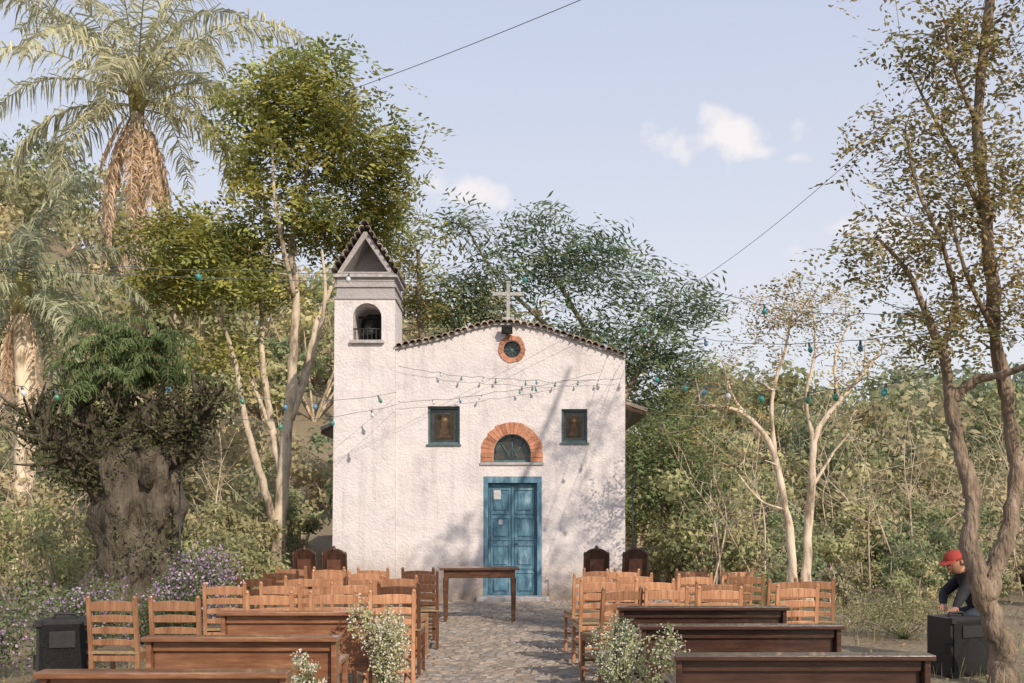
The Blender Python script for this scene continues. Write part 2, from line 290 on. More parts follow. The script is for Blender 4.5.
tree('foreground_locust_tree',tr,cl,bark=(.25,.195,.145),leafcol=(.30,.255,.115),sprays=5,M=10,sl=.26,ll=.062,asp=.5,sig=.17,droop=.4,twigr=.006,lump=.2)

# -- queen palm
def palm(name,base,top,r,nf,fl,col,dead,leaf,seed=0,rb=(.5,.44,.36)):
    q=Q(); p=smooth([base,tuple((np.array(base)*.5+np.array(top)*.5)+np.array([.12,0,0])),top],12)
    rr=np.linspace(r*1.15,r*.8,len(p)); rr[::2]*=1.05; q.tube(p,rr,12,2,rb,lump=.06,ls=4)
    t=np.array(top)
    q.tube([t+(0,0,-.3),t+(0,0,.2),t+(0,0,.8)],[r*.9,r*1.1,r*.3],8,0,(.35,.33,.14))
    for i in range(nf):
        az=i*2.399+seed; el=1.38-1.45*(i/nf)+R.normal()*.1
        c=np.array(col)*(1+.15*R.normal())
        frond(q,t+np.array([0,0,.3-.5*i/nf]),az,el,fl*R.uniform(.85,1.15),1.15+.8*(i/nf),leaf,1,c,n=66,wd=.042,hang=1.2,rc=(.52,.48,.32))
    for i in range(dead):
        az=R.uniform(0,6.28); frond(q,t+np.array([math.cos(az)*r,math.sin(az)*r,-.2-R.uniform(0,.8)]),az,-.85-R.uniform(0,.5),fl*R.choice([.4,.5,.62,.85]),.8,leaf*.55,1,(.74,.59,.45),n=40,wd=.04,hang=1.6,rc=(.6,.48,.34))
    return q.build(name,[M_bark,M_leaf,M_pale])
palm('queen_palm',(-8.6,22.5,0),at(137,100,22.5),.19,30,4.1,(.52,.51,.34),18,.7)
palm('queen_palm',(-9.9,20,0),at(22,300,20),.2,18,2.9,(.42,.45,.31),5,.5,seed=1,rb=(.72,.62,.48))

# -- old pollarded tree with ferns
q=Q(); D=12
q.tube(smooth([at(134,650,D),at(135,600,D),at(138,540,D),at(140,480,D),at(134,435,D)],10),np.interp(np.linspace(0,1,41),[0,.1,.3,.7,.86,1],[.66,.53,.46,.45,.44,.16]),48,0,(.115,.098,.075),lump=.30,ls=4.2)
for (a,b,c,r) in [((125,490),(85,455),(45,440),.19),((125,480),(98,430),(84,408),.17),((140,470),(150,425),(160,402),.17),((145,485),(180,440),(198,412),.18),((130,475),(128,430),(120,408),.17),((115,500),(82,475),(62,460),.13),((60,444),(45,430),(33,418),.08),((180,436),(198,422),(212,400),.08)]:
    dy=R.uniform(-.5,.3); p=smooth([at(*a,D-.15),at(*b,D+dy*.6),at(*c,D+dy)],7); rr=np.linspace(r*1.1,r*.6,len(p)); q.tube(p,rr,18,0,(.08,.066,.05),lump=.6,ls=5.5)
    for e in (p[-1],p[len(p)//2],p[len(p)//3]):
        for k in range(9):
            d=R.normal(size=3)*.45+np.array([0,-.2,.25]); q.tube([e,e+d*.25,e+d*.42+(0,0,.05)],[.045,.022,.008],5,0,(.12,.10,.075))
        q.rleaves(e+R.normal(size=(260,3))*[.19,.2,.13],.08,.35,1,np.array((.11,.115,.06))*R.uniform(.4,1.6,(260,1)))
n_=3200; th=R.uniform(0,6.28,n_); zz=R.uniform(.2,2.7,n_)**1.; keep=np.array([noise.noise(Vector((math.cos(t)*1.2,math.sin(t)*1.2,z*1.1))) for t,z in zip(th,zz)])>-.05; th=th[keep];zz=zz[keep]
cc=np.stack([-4.48+.49*np.cos(th),12+.49*np.sin(th),zz],1); q.rleaves(cc+R.normal(size=cc.shape)*.035,.055,.5,1,np.array((.15,.16,.08))*R.uniform(.4,1.5,(len(cc),1)))
for (x,y,n) in [(92,390,16),(125,368,20),(162,382,18),(115,345,16),(145,352,12)]:
    b=np.array(at(x,y,D+R.uniform(-.2,.3)))
    for i in range(n): frond(q,b+R.normal(size=3)*.08,R.uniform(0,6.28),R.uniform(.35,1.2),R.uniform(.6,.95),R.uniform(1.9,2.7),.15,1,np.array((.15,.205,.09))*R.uniform(.7,1.3),n=44,wd=.016,hang=1.2,rr=.006)
q.build('old_fern_covered_tree',[M_bark,M_leaf])

# ---------------------------------------------------------------- hillside vegetation
q=Q()
def bushes(q,n,yr,hr,cols,leaf,nl,xr=None,excl=None,stem=(.3,.26,.2)):
    k=0;tries=0
    while k<n and tries<n*20:
        tries+=1
        y=R.uniform(*yr); x=R.uniform(-.60*y-5,.60*y+4) if xr is None else R.uniform(*xr)
        if excl and excl(x,y): continue
        k+=1; z=float(gh(x,y)); h=R.uniform(*hr); w=h*R.uniform(.32,.55)
        cset=tn if (x<-3 and R.random()<.5) else cols
        lobes=int(R.integers(6,12)); base=np.array(cset[R.integers(len(cset))])*R.uniform(.75,1.25)
        LC=np.array([x,y,z+h*.55])+R.uniform(-1,1,(lobes,3))*[w*.8,w*.8,h*.4]
        lr=h*.17*R.uniform(.7,1.4,(lobes,1))
        idx=R.integers(0,lobes,nl); u=R.normal(size=(nl,3)); u/=np.linalg.norm(u,axis=1)[:,None]; nr=u+np.array([.1,-.2,.35]); u=u*R.uniform(.3,1.15,(nl,1))
        c=LC[idx]+u*lr[idx]*[1.2,1.2,.9]
        lc=R.uniform(.8,1.2,(lobes,1))[idx]*R.uniform(.75,1.25,(nl,1))
        q.rleaves(c,leaf*(.7+.6*h/max(hr)),.55,1,base*lc,nrm=nr)
        for i in range(min(6,lobes)):
            q.tube([(x,y,z-.1),(x+(LC[i][0]-x)*.4,y+(LC[i][1]-y)*.4,z+h*.3),LC[i],LC[i]+R.normal(size=3)*lr[i]*.6+(0,0,float(lr[i][0])*1.1)],[.012*h+.01,.009*h+.006,.008,.003],4,0,stem,cap=False)
tn=[(.54,.46,.27),(.47,.43,.24),(.58,.49,.31),(.40,.39,.21)]
yg=[(.45,.42,.23),(.38,.38,.20),(.50,.44,.27),(.32,.34,.18),(.25,.29,.15)]
gr=[(.25,.29,.16),(.30,.33,.19),(.35,.36,.21),(.38,.36,.23),(.20,.245,.14)]  # leaf palettes kept pale: distance haze is put into their colour
ex=lambda x,y: (-4.6<x<3.4 and y<27)
bushes(q,250,(42,84),(2.6,6.2),gr+yg,.34,420,stem=(.5,.42,.32))
bushes(q,170,(28,46),(1.3,3.6),yg+gr,.21,520,excl=ex,stem=(.56,.47,.37))
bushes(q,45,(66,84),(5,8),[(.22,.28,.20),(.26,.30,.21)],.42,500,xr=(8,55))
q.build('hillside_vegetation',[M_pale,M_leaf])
q=Q()
bushes(q,75,(20,30),(.8,2.6),yg+gr[:2],.11,900,xr=(3.3,17),stem=(.6,.51,.4))
bushes(q,36,(16.5,20),(.4,1.2),yg+gr,.07,700,xr=(4.2,12),stem=(.6,.51,.4))
bushes(q,58,(19,28),(.9,2.7),yg+gr,.12,800,xr=(-17,-5.2),stem=(.55,.47,.34))
bushes(q,24,(13.5,18),(.8,1.9),[(.20,.25,.12),(.26,.30,.13),(.36,.36,.19)],.075,1000,xr=(-9,-4.2))
for i in range(90):
    x=R.uniform(3.5,14) if R.random()<.7 else R.uniform(-12,-5); y=R.uniform(17,27); h=R.uniform(1.2,4.0); z=float(gh(x,y)); l=R.normal(size=2)*.8
    p=smooth([(x,y,z),(x+l[0]*.3+R.normal()*.15,y+l[1]*.3,z+h*.45),(x+l[0]*.5+R.normal()*.2,y+l[1]*.6,z+h*.7),(x+l[0],y+l[1],z+h)],4); q.tube(p,np.linspace(.020,.004,len(p)),4,0,(.58,.49,.39),cap=False)
    for k in range(9):
        a=p[R.integers(3,len(p))]; d=R.normal(size=3)*.45+(0,0,.4); q.tube([a,a+d*.5+R.normal(size=3)*.04,a+d],[.008,.006,.003],3,0,(.58,.49,.39),cap=False)
q.build('undergrowth_shrubs',[M_pale,M_leaf])
q=Q()
def ok(x,y): return ~((x>-1.15)&(x<.95)) & ~((y>14.2)&(x>-4)&(x<3))
n=24000; x=R.uniform(-11,12,n); y=R.uniform(4,20,n); m=ok(x,y)&(np.sin(x*2.1+np.sin(y*1.3)*2)+np.sin(y*1.7+x)+R.normal(size=n)*.7>.1); x=x[m];y=y[m];n=len(x)
az=R.uniform(0,6.28,n); hh=R.uniform(.03,.12,n)*(1+1.2*(abs(x)>3.2)*R.random(n)); lean=R.normal(size=(n,2))*.04
b=np.stack([x,y,np.zeros(n)],1); sd=np.stack([np.cos(az),np.sin(az),np.zeros(n)],1)*.006
tp=b+np.stack([lean[:,0],lean[:,1],hh],1)
V=np.stack([b-sd,b+sd,tp+sd*.3,tp-sd*.3],1).reshape(-1,3)
pal=np.array([(.40,.33,.20),(.28,.28,.14),(.46,.38,.26),(.24,.25,.12)])
q.add(V,np.arange(4*n).reshape(-1,4),0,pal[R.integers(0,4,n)]*R.uniform(.7,1.3,(n,1)))
n=9000; c=np.stack([R.uniform(-9,9,n),R.uniform(4,18,n),R.uniform(.02,.035,n)],1); c=c[(np.abs(c[:,0])>1)|(R.random(n)<.12)]
a=R.uniform(0,6.28,len(c)); u=np.stack([np.cos(a),np.sin(a),R.normal(size=len(c))*.2],1); w=np.stack([-np.sin(a),np.cos(a),R.normal(size=len(c))*.2],1)
q.leaves(c,u,w,.06,.034,0,np.array((.38,.26,.16))*R.uniform(.4,1.5,(len(c),1)))
q.build('grass',[M_leaf])

# ---------------------------------------------------------------- ground
xs=np.unique(np.concatenate([np.linspace(-60,60,121),-np.geomspace(60,500,14),np.geomspace(60,500,14)])); ys=np.unique(np.concatenate([-np.geomspace(5,200,10),np.linspace(-5,90,96),np.geomspace(90,700,16)]))
X,Y=np.meshgrid(xs,ys); Z=gh(X,Y); V=np.stack([X,Y,Z],-1).reshape(-1,3); nx=len(xs)
i,j=np.meshgrid(np.arange(len(ys)-1),np.arange(nx-1),indexing='ij'); a=(i*nx+j).ravel()
q=Q(); q.add(V,np.stack([a,a+1,a+nx+1,a+nx],1),0,smooth=True); q.build('ground',[M_ground])
q=Q()
q.add([(-1.0,-3,.006),(.82,-3,.006),(.82,15.2,.006),(-1.0,15.2,.006)],[[0,1,2,3]],1)
q.add([(-3.6,15.2,.006),(2.7,15.2,.006),(2.7,18.14,.006),(-3.6,18.14,.006)],[[0,1,2,3]],1)
y=-2.0
while y<18.0:
    h=.11*random.uniform(.9,1.15); x0,x1=(-1.0,.8) if y<15.2 else (-3.55,2.6)
    x=x0-random.uniform(0,.12)
    while x<x1+random.uniform(-.1,.08):
        w=random.uniform(.1,.19); z=random.uniform(.014,.026); g=.007; t=.018
        a0,a1,b0,b1=x+g,x+w-g,y+g,y+h-g; jj=lambda: random.uniform(-.006,.006)
        lo=[(a0+jj(),b0+jj(),0.0),(a1+jj(),b0+jj(),0.0),(a0+jj(),b1+jj(),0.0),(a1+jj(),b1+jj(),0.0)]
        hi=[(a0+t,b0+t,z+jj()*.7),(a1-t,b0+t,z+jj()*.7),(a0+t,b1-t,z+jj()*.7),(a1-t,b1-t,z+jj()*.7)]
        s=random.uniform(.8,1.2); wm=random.uniform(-.02,.10)
        q.hexa(lo+hi,0,(s*(1+wm),s,s*(1-wm))); x+=w
    y+=h
q.build('cobblestone_path',[M_stone,M_mortar])

# ---------------------------------------------------------------- chapel
chapel=empty('white_chapel',(0,18.2,0))
def par(o,p):
    o.parent=p; o.matrix_parent_inverse=Matrix.Translation(p.location).inverted(); return o
def prism(name,poly,y0,y1,mat,link=True):
    bm=bmesh.new(); a=[bm.verts.new((x,y0,z)) for x,z in poly]; b=[bm.verts.new((x,y1,z)) for x,z in poly]; n=len(poly)
    bm.faces.new(a); bm.faces.new(b[::-1])
    for i in range(n): bm.faces.new([a[i],b[i],b[(i+1)%n],a[(i+1)%n]])
    bmesh.ops.recalc_face_normals(bm,faces=bm.faces)
    me=bpy.data.meshes.new(name); bm.to_mesh(me); bm.free(); me.materials.append(mat); o=bpy.data.objects.new(name,me); S.collection.objects.link(o); return o
def arch(xc,hw,z0,zc,n=16,rz=None):
    rz=rz or hw
    return [(xc-hw,z0),(xc+hw,z0)]+[(xc+hw*math.cos(t),zc+rz*math.sin(t)) for t in np.linspace(0,math.pi,n)]
def rect(a,b,c,d): return [(a,c),(b,c),(b,d),(a,d)]
def cut(o,cutters):
    for c in cutters:
        m=o.modifiers.new('c','BOOLEAN'); m.object=c; m.operation='DIFFERENCE'; m.solver='EXACT'
    bpy.context.view_layer.update(); dg=bpy.context.evaluated_depsgraph_get()
    me=bpy.data.meshes.new_from_object(o.evaluated_get(dg)); o.modifiers.clear(); o.data=me
    for c in cutters: bpy.data.objects.remove(c)
FY=18.2
top=[(-2.12,4.56),(-1.3,4.73),(-.7,4.92),(-.3,5.0),(.1,5.0),(.6,4.9),(1.3,4.66),(2.06,4.40)]
fac=prism('facade_wall',[(-2.12,0),(2.06,0)]+top[::-1],FY,FY+.35,M_plaster)
cut(fac,[prism('c',rect(-1.53,-.95,2.84,3.53),FY-.2,FY+.25,M_plaster),prism('c',rect(.90,1.37,2.87,3.48),FY-.2,FY+.25,M_plaster),
  prism('c',rect(-.52,.54,-.1,2.25),FY-.2,FY+.25,M_plaster),prism('c',arch(0,.34,2.51,2.68),FY-.2,FY+.25,M_plaster),
  prism('c',[(.16*math.cos(t),4.57+.16*math.sin(t)) for t in np.linspace(0,2*math.pi,20,endpoint=False)],FY-.2,FY+.2,M_plaster)])
par(fac,chapel)
tw=prism('bell_tower',[(-3.27,0),(-2.122,0),(-2.122,5.46),(-3.22,5.46)],FY-.04,FY+1.1,M_plaster)
cut(tw,[prism('c',arch(-2.63,.26,4.72,5.14),FY-.4,FY+2,M_plaster)]); par(tw,chapel)
q=Q(); cx=-2.665
q.box((cx,FY+.53,5.49),(1.14,1.18,.05),0); q.box((cx,FY+.53,5.60),(1.06,1.10,.17),0); q.box((cx,FY+.53,5.71),(1.12,1.16,.05),0)
q.box((cx,FY+.53,5.80),(1.05,1.08,.13),0); q.box((cx,FY+.53,5.895),(1.17,1.2,.06),1)
q.box((-2.63,FY-.07,4.69),(.62,.10,.06),1)
par(q.build('tower_cornices',[M_plaster2,M_gray],bevel=.008),chapel)
gx=cx
fr=prism('tower_gable',[(gx-.53,5.927),(gx+.53,5.927),(gx+.03,6.70),(gx-.03,6.70)],FY-.03,FY+1.06,M_plaster2)
cut(fr,[prism('c',[(gx-.41,5.97),(gx+.41,5.97),(gx,6.58)],FY-.3,FY+.55,M_plaster)]); par(fr,chapel)
q=Q()
def tile(q,a,b,r,col,k=6,up=(0,0,1)):
    a=np.array(a,float);b=np.array(b,float);d=b-a;d/=np.linalg.norm(d);u=np.array(up,float);sd=np.cross(d,u);sd/=np.linalg.norm(sd);u=np.cross(sd,d)
    an=np.linspace(0,math.pi,k); vs=[]
    for e,rr in((a,r),(b,r*.85)):
        for ro in(rr,rr-.014): vs.append(e+ro*(np.cos(an)[:,None]*sd+np.sin(an)[:,None]*u))
    v=np.concatenate(vs); fs=[]
    for i in range(k-1):
        fs+=[[i,i+1,2*k+i+1,2*k+i],[k+i,3*k+i,3*k+i+1,k+i+1],[i,k+i,k+i+1,i+1],[2*k+i,2*k+i+1,3*k+i+1,3*k+i]]
    fs+=[[0,2*k,3*k,k],[k-1,2*k-1,4*k-1,3*k-1]]
    q.add(v,fs,0,col)
for sg in(-1,1):
    p0=np.array([gx+sg*.58,5.94]); p1=np.array([gx,6.80]); d=p1-p0
    for i in range(8):
        c=p0+d*(i+.3)/8; s=R.uniform(.5,1.1); nrm=(sg*abs(d[1]),0,abs(d[0]))
        for jn,yy in enumerate(np.arange(FY-.14,FY+1.05,.33)):
            tile(q,(c[0],yy+R.uniform(-.02,.02),c[1]),(c[0],yy+.36,c[1]),.064,np.array((1,1,1.02))*s*R.uniform(.8,1.2),up=nrm)
for yy in np.arange(FY-.16,FY+1.05,.33): tile(q,(gx,yy,6.80),(gx,yy+.36,6.80),.08,(.7,.7,.72))
tx=np.array([a for a,b in top]); tz=np.array([b for a,b in top])
x=-2.05
while x<2.08:
    z=float(np.interp(x,tx,tz)); s=R.uniform(.6,1.5); tile(q,(x,FY-.11-R.uniform(0,.03),z+.03+R.uniform(-.01,.01)),(x,FY+.42,z+.055),.066,(s,s*.97,s*.92)); x+=.118+R.uniform(-.008,.008)
par(q.build('clay_tiles',[M_tile]),chapel)
q=Q()
for a in range(len(top)-1):
    (xa,za),(xb,zb)=top[a],top[a+1]; q.hexa([(xa,FY-.05,za+.002),(xb,FY-.05,zb+.002),(xa,FY+.4,za+.002),(xb,FY+.4,zb+.002),(xa,FY-.05,za+.05),(xb,FY-.05,zb+.05),(xa,FY+.4,za+.05),(xb,FY+.4,zb+.05)],0)
par(q.build('parapet_coping',[M_gray]),chapel)
nv=prism('nave',[(-3.1,0),(1.9,0),(1.9,3.35),(-.6,4.25),(-3.1,3.2)],FY+.352,FY+7,M_plaster); par(nv,chapel)
q=Q()
for (xa,za,xb,zb) in [(-.6,4.32,-3.70,3.12),(-.6,4.32,2.50,3.40)]:
    y0,y1=FY+.36,FY+7.3
    if xb<0: y0+=.8
    q.hexa([(xa,y0,za),(xb,y0,zb),(xa,y1,za),(xb,y1,zb),(xa,y0,za+.06),(xb,y0,zb+.06),(xa,y1,za+.06),(xb,y1,zb+.06)],1)
    for yy in np.arange(y0+.06,y1,.17):
        for k in range(7):
            t0=1-k/7; t1=1-(k+1.15)/7; s=R.uniform(.55,1.1)
            tile(q,(xa+(xb-xa)*t0,yy,za+(zb-za)*t0+.07),(xa+(xb-xa)*t1,yy,za+(zb-za)*t1+.09),.075,(s,s,s),k=5)
par(q.build('nave_roof',[M_tile,M_wooddk]),chapel)
q=Q(); q.box((-.07,FY+.15,5.10),(.22,.2,.12)); q.box((-.07,FY+.15,5.48),(.065,.065,.64)); 
for s in(-1,1): q.box((-.07+s*.152,FY+.15,5.60),(.237,.065,.065)); q.box((-.07+s*.272,FY+.15,5.60),(.03,.085,.09))
q.box((-.07,FY+.15,5.815),(.09,.085,.03))
par(q.build('roof_cross',[surf('weathered_cross_stone',[(.3,(.26,.25,.24)),(.7,(.5,.48,.46))],scale=14,bump=.4)],bevel=.006),chapel)
q=Q(); q.box((-.09,FY-.14,4.90),(.2,.10,.14),0,M=Matrix.Rotation(.5,3,'X')); q.box((-.09,FY-.20,4.875),(.16,.012,.10),1,M=Matrix.Rotation(.5,3,'X')); q.box((-.09,FY-.05,4.83),(.03,.14,.03),0)
par(q.build('floodlight',[M_metal,M_glass]),chapel)
q=Q()
def vous(q,xc,zc,r0,r1,a0,a1,n,y0,y1):
    for i in range(n):
        A=a0+(a1-a0)*(i+.05)/n; B=a0+(a1-a0)*(i+.95)/n; s=R.uniform(.7,1.25); v=[]
        for rr in(r0,r1+R.uniform(-.012,.012)):
            for yy in(y0+R.uniform(-.006,.006),y1):
                for t in(A,B): v.append((xc+rr*math.cos(t),yy,zc+rr*math.sin(t)))
        q.hexa(v,0,(s,s,s))
vous(q,0,2.68,.345,.56,0,math.pi,19,FY-.02,FY+.1)
for s in(-1,1):
    for k in range(2): q.box((s*.4525,FY+.037,2.555+k*.085),(.215,.125,.078),0,np.array((1,1,1))*R.uniform(.8,1.2))
vous(q,0,4.57,.162,.25,0,2*math.pi,16,FY-.02,FY+.1)
q.box((0,FY+.03,2.485),(1.16,.13,.045),1)
par(q.build('brick_arch_and_oculus_ring',[M_brick,M_gray]),chapel)
q=Q()
def win(x0,x1,z0,z1,mull):
    y=FY+.10;t=.04
    q.box(((x0+x1)/2,y,z1-t/2),(x1-x0-.004,.09,t),0);q.box(((x0+x1)/2,y,z0+t/2),(x1-x0-.004,.09,t),0)
    for xx in(x0+t/2,x1-t/2): q.box((xx,y,(z0+z1)/2),(t-.006,.086,z1-z0-2*t-.002),0)
    q.box(((x0+x1)/2,y+.05,(z0+z1)/2),(x1-x0-.01,.01,z1-z0-.01),1)
    q.box(((x0+x1)/2,FY-.005,z0-.018),(x1-x0+.05,.06,.03),0)
win(-1.53,-.95,2.84,3.53,1); win(.90,1.37,2.87,3.48,1)
for xc,zc,sc in((-1.24,3.17,1),(1.135,3.17,.85)):
    q.box((xc,FY+.138,zc),(.34*sc,.01,.46*sc),2,(.35,.33,.27))
    q.tube([(xc,FY+.134,zc+.11*sc),(xc,FY+.129,zc+.11*sc)],[.07*sc,.068*sc],14,2,(1.0,.85,.5))
    q.tube([(xc,FY+.130,zc+.11*sc),(xc,FY+.124,zc+.11*sc)],[.036*sc,.032*sc],10,2,(1.6,1.2,.9))
    q.hexa([(xc-.10*sc,FY+.126,zc-.2*sc),(xc+.10*sc,FY+.126,zc-.2*sc),(xc-.10*sc,FY+.132,zc-.2*sc),(xc+.10*sc,FY+.132,zc-.2*sc),(xc-.045*sc,FY+.126,zc+.07*sc),(xc+.045*sc,FY+.126,zc+.07*sc),(xc-.045*sc,FY+.132,zc+.07*sc),(xc+.045*sc,FY+.132,zc+.07*sc)],2,(.8,.55,.4))
q.box((0,FY+.17,2.77),(.66,.01,.5),1); q.box((0,FY+.15,2.535),(.66,.04,.04),0)
for a in(.25,.5,.75): q.tube([(0,FY+.15,2.56),(.33*math.cos(a*math.pi),FY+.15,2.68+.33*math.sin(a*math.pi))],.011,6,0)
q.tube([(.3*math.cos(t),FY+.15,2.68+.3*math.sin(t)) for t in np.linspace(0,math.pi,14)],.014,6,0)
q.tube([(.16*math.cos(t)*.5,FY+.15,2.6+.16*math.sin(t)) for t in np.linspace(0,math.pi,10)],.01,6,0)
q.box((0,FY+.14,4.57),(.3,.01,.3),1)
for k in range(4): t=k*math.pi/4; q.tube([(-.15*math.cos(t),FY+.12,4.57-.15*math.sin(t)),(.15*math.cos(t),FY+.12,4.57+.15*math.sin(t))],.009,6,0)
par(q.build('windows',[M_frame,M_glass,surf('window_icon',[(.3,(.05,.045,.035)),(.7,(.18,.15,.11))],scale=14,bump=.1,rough=.3,tint=True)]),chapel)
q=Q(); b=(-2.63,FY+.45)
q.tube([(b[0],b[1],5.2),(b[0],b[1],5.17),(b[0],b[1],5.08),(b[0],b[1],4.98),(b[0],b[1],4.90)],[.03,.09,.11,.14,.19],16,0); q.tube([(-2.86,b[1],5.23),(-2.40,b[1],5.23)],.02,6,0)
for x in np.linspace(-2.86,-2.40,7): q.tube([(x,FY+.02,4.72),(x,FY+.02,4.93)],.010,5,0)
q.tube([(-2.89,FY+.02,4.94),(-2.37,FY+.02,4.94)],.014,6,0)
q.box((-2.63,FY+.9,5.05),(.5,.02,.66),0)
par(q.build('bell',[M_metal]),chapel)
q=Q(); y=FY+.09
q.box((.01,y-.03,2.19),(1.05,.14,.11),0)
for s in(-1,1): q.box((.01+s*.485,y-.03,1.065),(.08,.136,2.135),0)
for s in(-1,1):
    xc=.01+s*.223; q.box((xc,y+.05,1.06),(.434,.045,2.12),0,(1,1,1))
    for (z0,z1) in((.1,.5),(.58,1.0),(1.1,1.5),(1.58,2.02)):
        q.box((xc,y+.025,z1+.0),(.36,.03,.03),0); q.box((xc,y+.025,z0),(.36,.03,.03),0)
        for e in(-1,1): q.box((xc+e*.165,y+.025,(z0+z1)/2),(.03,.028,z1-z0-.034),0)
        q.box((xc,y+.022,(z0+z1)/2),(.24,.03,z1-z0-.13),0)
q.box((.01,y+.02,1.06),(.035,.04,2.1),0)
q.tube([(.06,y+.01,1.02),(.06,y-.04,1.02),(.10,y-.05,1.02)],.012,6,2)
q.box((-.27,y+.002,1.92),(.13,.004,.17),1); q.box((-.21,y+.003,1.42),(.07,.004,.09),1)
par(q.build('blue_double_door',[M_blue,M_paper,M_metal],bevel=.004),chapel)
q=Q(); q.box((.01,FY-.22,.045),(1.3,.4,.09),0); par(q.build('door_step',[M_gray],bevel=.012),chapel)

# ---------------------------------------------------------------- furniture
def chair_mesh():
    q=Q(); w=.41
    for s in(-1,1):
        q.box((s*(w/2-.018),.19,.22),(.034,.034,.44),0)
        q.box((s*(w/2-.018),-.19,.22),(.034,.036,.44),0)
        x=s*(w/2-.018); h=.017
        q.hexa([(x-h,-.208,.44),(x+h,-.208,.44),(x-h,-.172,.44),(x+h,-.172,.44),(x-h,-.258,.88),(x+h,-.258,.88),(x-h,-.232,.88),(x+h,-.232,.88)],0)
        q.tube([(x,-.245,.875),(x,-.247,.895),(x,-.248,.91)],[.015,.019,.008],8,0)
        for z in(.12,.26): q.box((x,0,z),(.02,.346,.024),0)
        q.box((x,0,.415),(.028,.346,.05),0)
    for yy in(.19,-.19):
        q.box((0,yy,.405),(w-.072,.026,.045),0); q.box((0,yy,.2),(w-.072,.02,.024),0)
    q.box((0,.0,.452),(w,.42,.022),1)
    for z,hh in((.53,.035),(.625,.04),(.72,.045),(.82,.065)):
        yb=-.19-(z-.44)*.125
        n=6; xs=np.linspace(-w/2+.036,w/2-.036,n+1)
        yo=lambda x: yb-.022*(1-(x/(w/2))**2)
        zo=lambda x: .018*(1-(x/(w/2))**2)
        for i in range(n):
            a,b=xs[i],xs[i+1]
            q.hexa([(a,yo(a)-.007,z-hh/2),(b,yo(b)-.007,z-hh/2),(a,yo(a)+.007,z-hh/2),(b,yo(b)+.007,z-hh/2),(a,yo(a)-.007,z+hh/2+zo(a)),(b,yo(b)-.007,z+hh/2+zo(b)),(a,yo(a)+.007,z+hh/2+zo(a)),(b,yo(b)+.007,z+hh/2+zo(b))],0)
    return q
c0=chair_mesh().build('wooden_chair',[M_wood,M_straw],bevel=.003)
M_chdk=surf('dark_chair_wood',[(.3,(.07,.03,.018)),(.7,(.16,.075,.04))],scale=3,stretch=(8,8,1.2),rough=.38,bump=.1,coat=.3)
first=True; cnt=0
def chair(x,y,rz):
    global first,cnt
    if first: o=c0; first=False
    else: o=c0.copy(); S.collection.objects.link(o)
    cnt+=1
    if cnt in(9,10,14,17,21):
        o.material_slots[0].link='OBJECT'; o.material_slots[0].material=M_chdk
    o.location=(x,y,.02 if -1<x<.8 else 0.005); o.rotation_euler=(0,0,rz)
for i,yy in enumerate((8.75,9.75,10.8,11.8,12.6)):
    for x in ([-3.15,-2.66,-2.12,-1.6,-1.10] if i==0 else [-2.72,-2.2,-1.68,-1.18]):
        if i==0 and x<-2.5: chair(x,yy-.6+R.normal()*.05,.05+R.normal()*.1); continue
        chair(x+R.normal()*.07,yy+R.normal()*.09,R.normal()*.17)
for i,yy in enumerate((9.3,10.2,11.2,12.2)):
    for x in [.88,1.42,1.98,2.62]+([3.1] if i in(1,) else []):
        chair(x+R.normal()*.07,yy+R.normal()*.09,R.normal()*.17+.04)
def ornate():
    q=Q(); W_=.15
    for s in(-1,1):
        q.tube([(s*W_,.22,0),(s*W_,.22,.1),(s*W_,.22,.25),(s*W_,.22,.42),(s*W_,.22,.66)],[.02,.028,.02,.026,.02],8,0)
        q.tube([(s*W_,-.22,0),(s*W_,-.22,.45),(s*W_,-.26,.8),(s*W_,-.29,1.0)],[.022,.024,.022,.02],8,0)
        q.tube([(s*W_,-.25,.68),(s*(W_+.02),0,.69),(s*(W_+.01),.25,.67)],[.018,.022,.026],8,0)
        q.box((s*W_,0,.2),(.025,.4,.03),0)
    q.box((0,0,.42),(2*W_+.03,.48,.06),0); q.box((0,0,.465),(2*W_,.44,.035),1)
    q.box((0,-.22,.2),(2*W_-.05,.025,.03),0)
    k=12; xs=np.linspace(-W_+.02,W_-.02,k+1)
    for i in range(k):
        a,b=xs[i],xs[i+1]; za,zb=[1.0+.09*math.sqrt(max(0,1-(t/W_)**2)) for t in(a,b)]
        q.hexa([(a,-.25,.55),(b,-.25,.55),(a,-.21,.55),(b,-.21,.55),(a,-.31,za),(b,-.31,zb),(a,-.27,za),(b,-.27,zb)],0)
    q.tube([(x_,-.29,1.0+.10*math.sqrt(max(0,1-(x_/W_)**2))) for x_ in np.linspace(-W_,W_,15)],.016,8,0)
    q.tube([(0,-.29,1.09),(0,-.29,1.125),(0,-.29,1.15)],[.035,.025,.008],8,0)
    for s in(-1,1): q.tube([(s*W_,-.29,.99),(s*W_,-.29,1.04),(s*W_,-.29,1.07)],[.018,.022,.006],8,0)
    q.box((0,-.285,.80),(.18,.02,.34),1,M=Matrix.Rotation(.13,3,'X'))
    return q.build('carved_armchair',[M_wooddk,surf('brown_leather',[(.3,(.09,.04,.028)),(.7,(.18,.085,.055))],scale=15,rough=.4,bump=.2)],bevel=.004)
oc=ornate(); oc.location=(1.10,13.3,.005)
for x,y,r in((1.58,13.35,.1),(-2.30,13.2,0),(-2.66,13.3,-.15)):
    o=oc.copy(); S.collection.objects.link(o); o.location=(x,y,.005); o.rotation_euler=(0,0,r)
q=Q()
q.box((0,0,.765),(1.14,.5,.035),0); q.box((0,0,.69),(1.02,.4,.11),0)
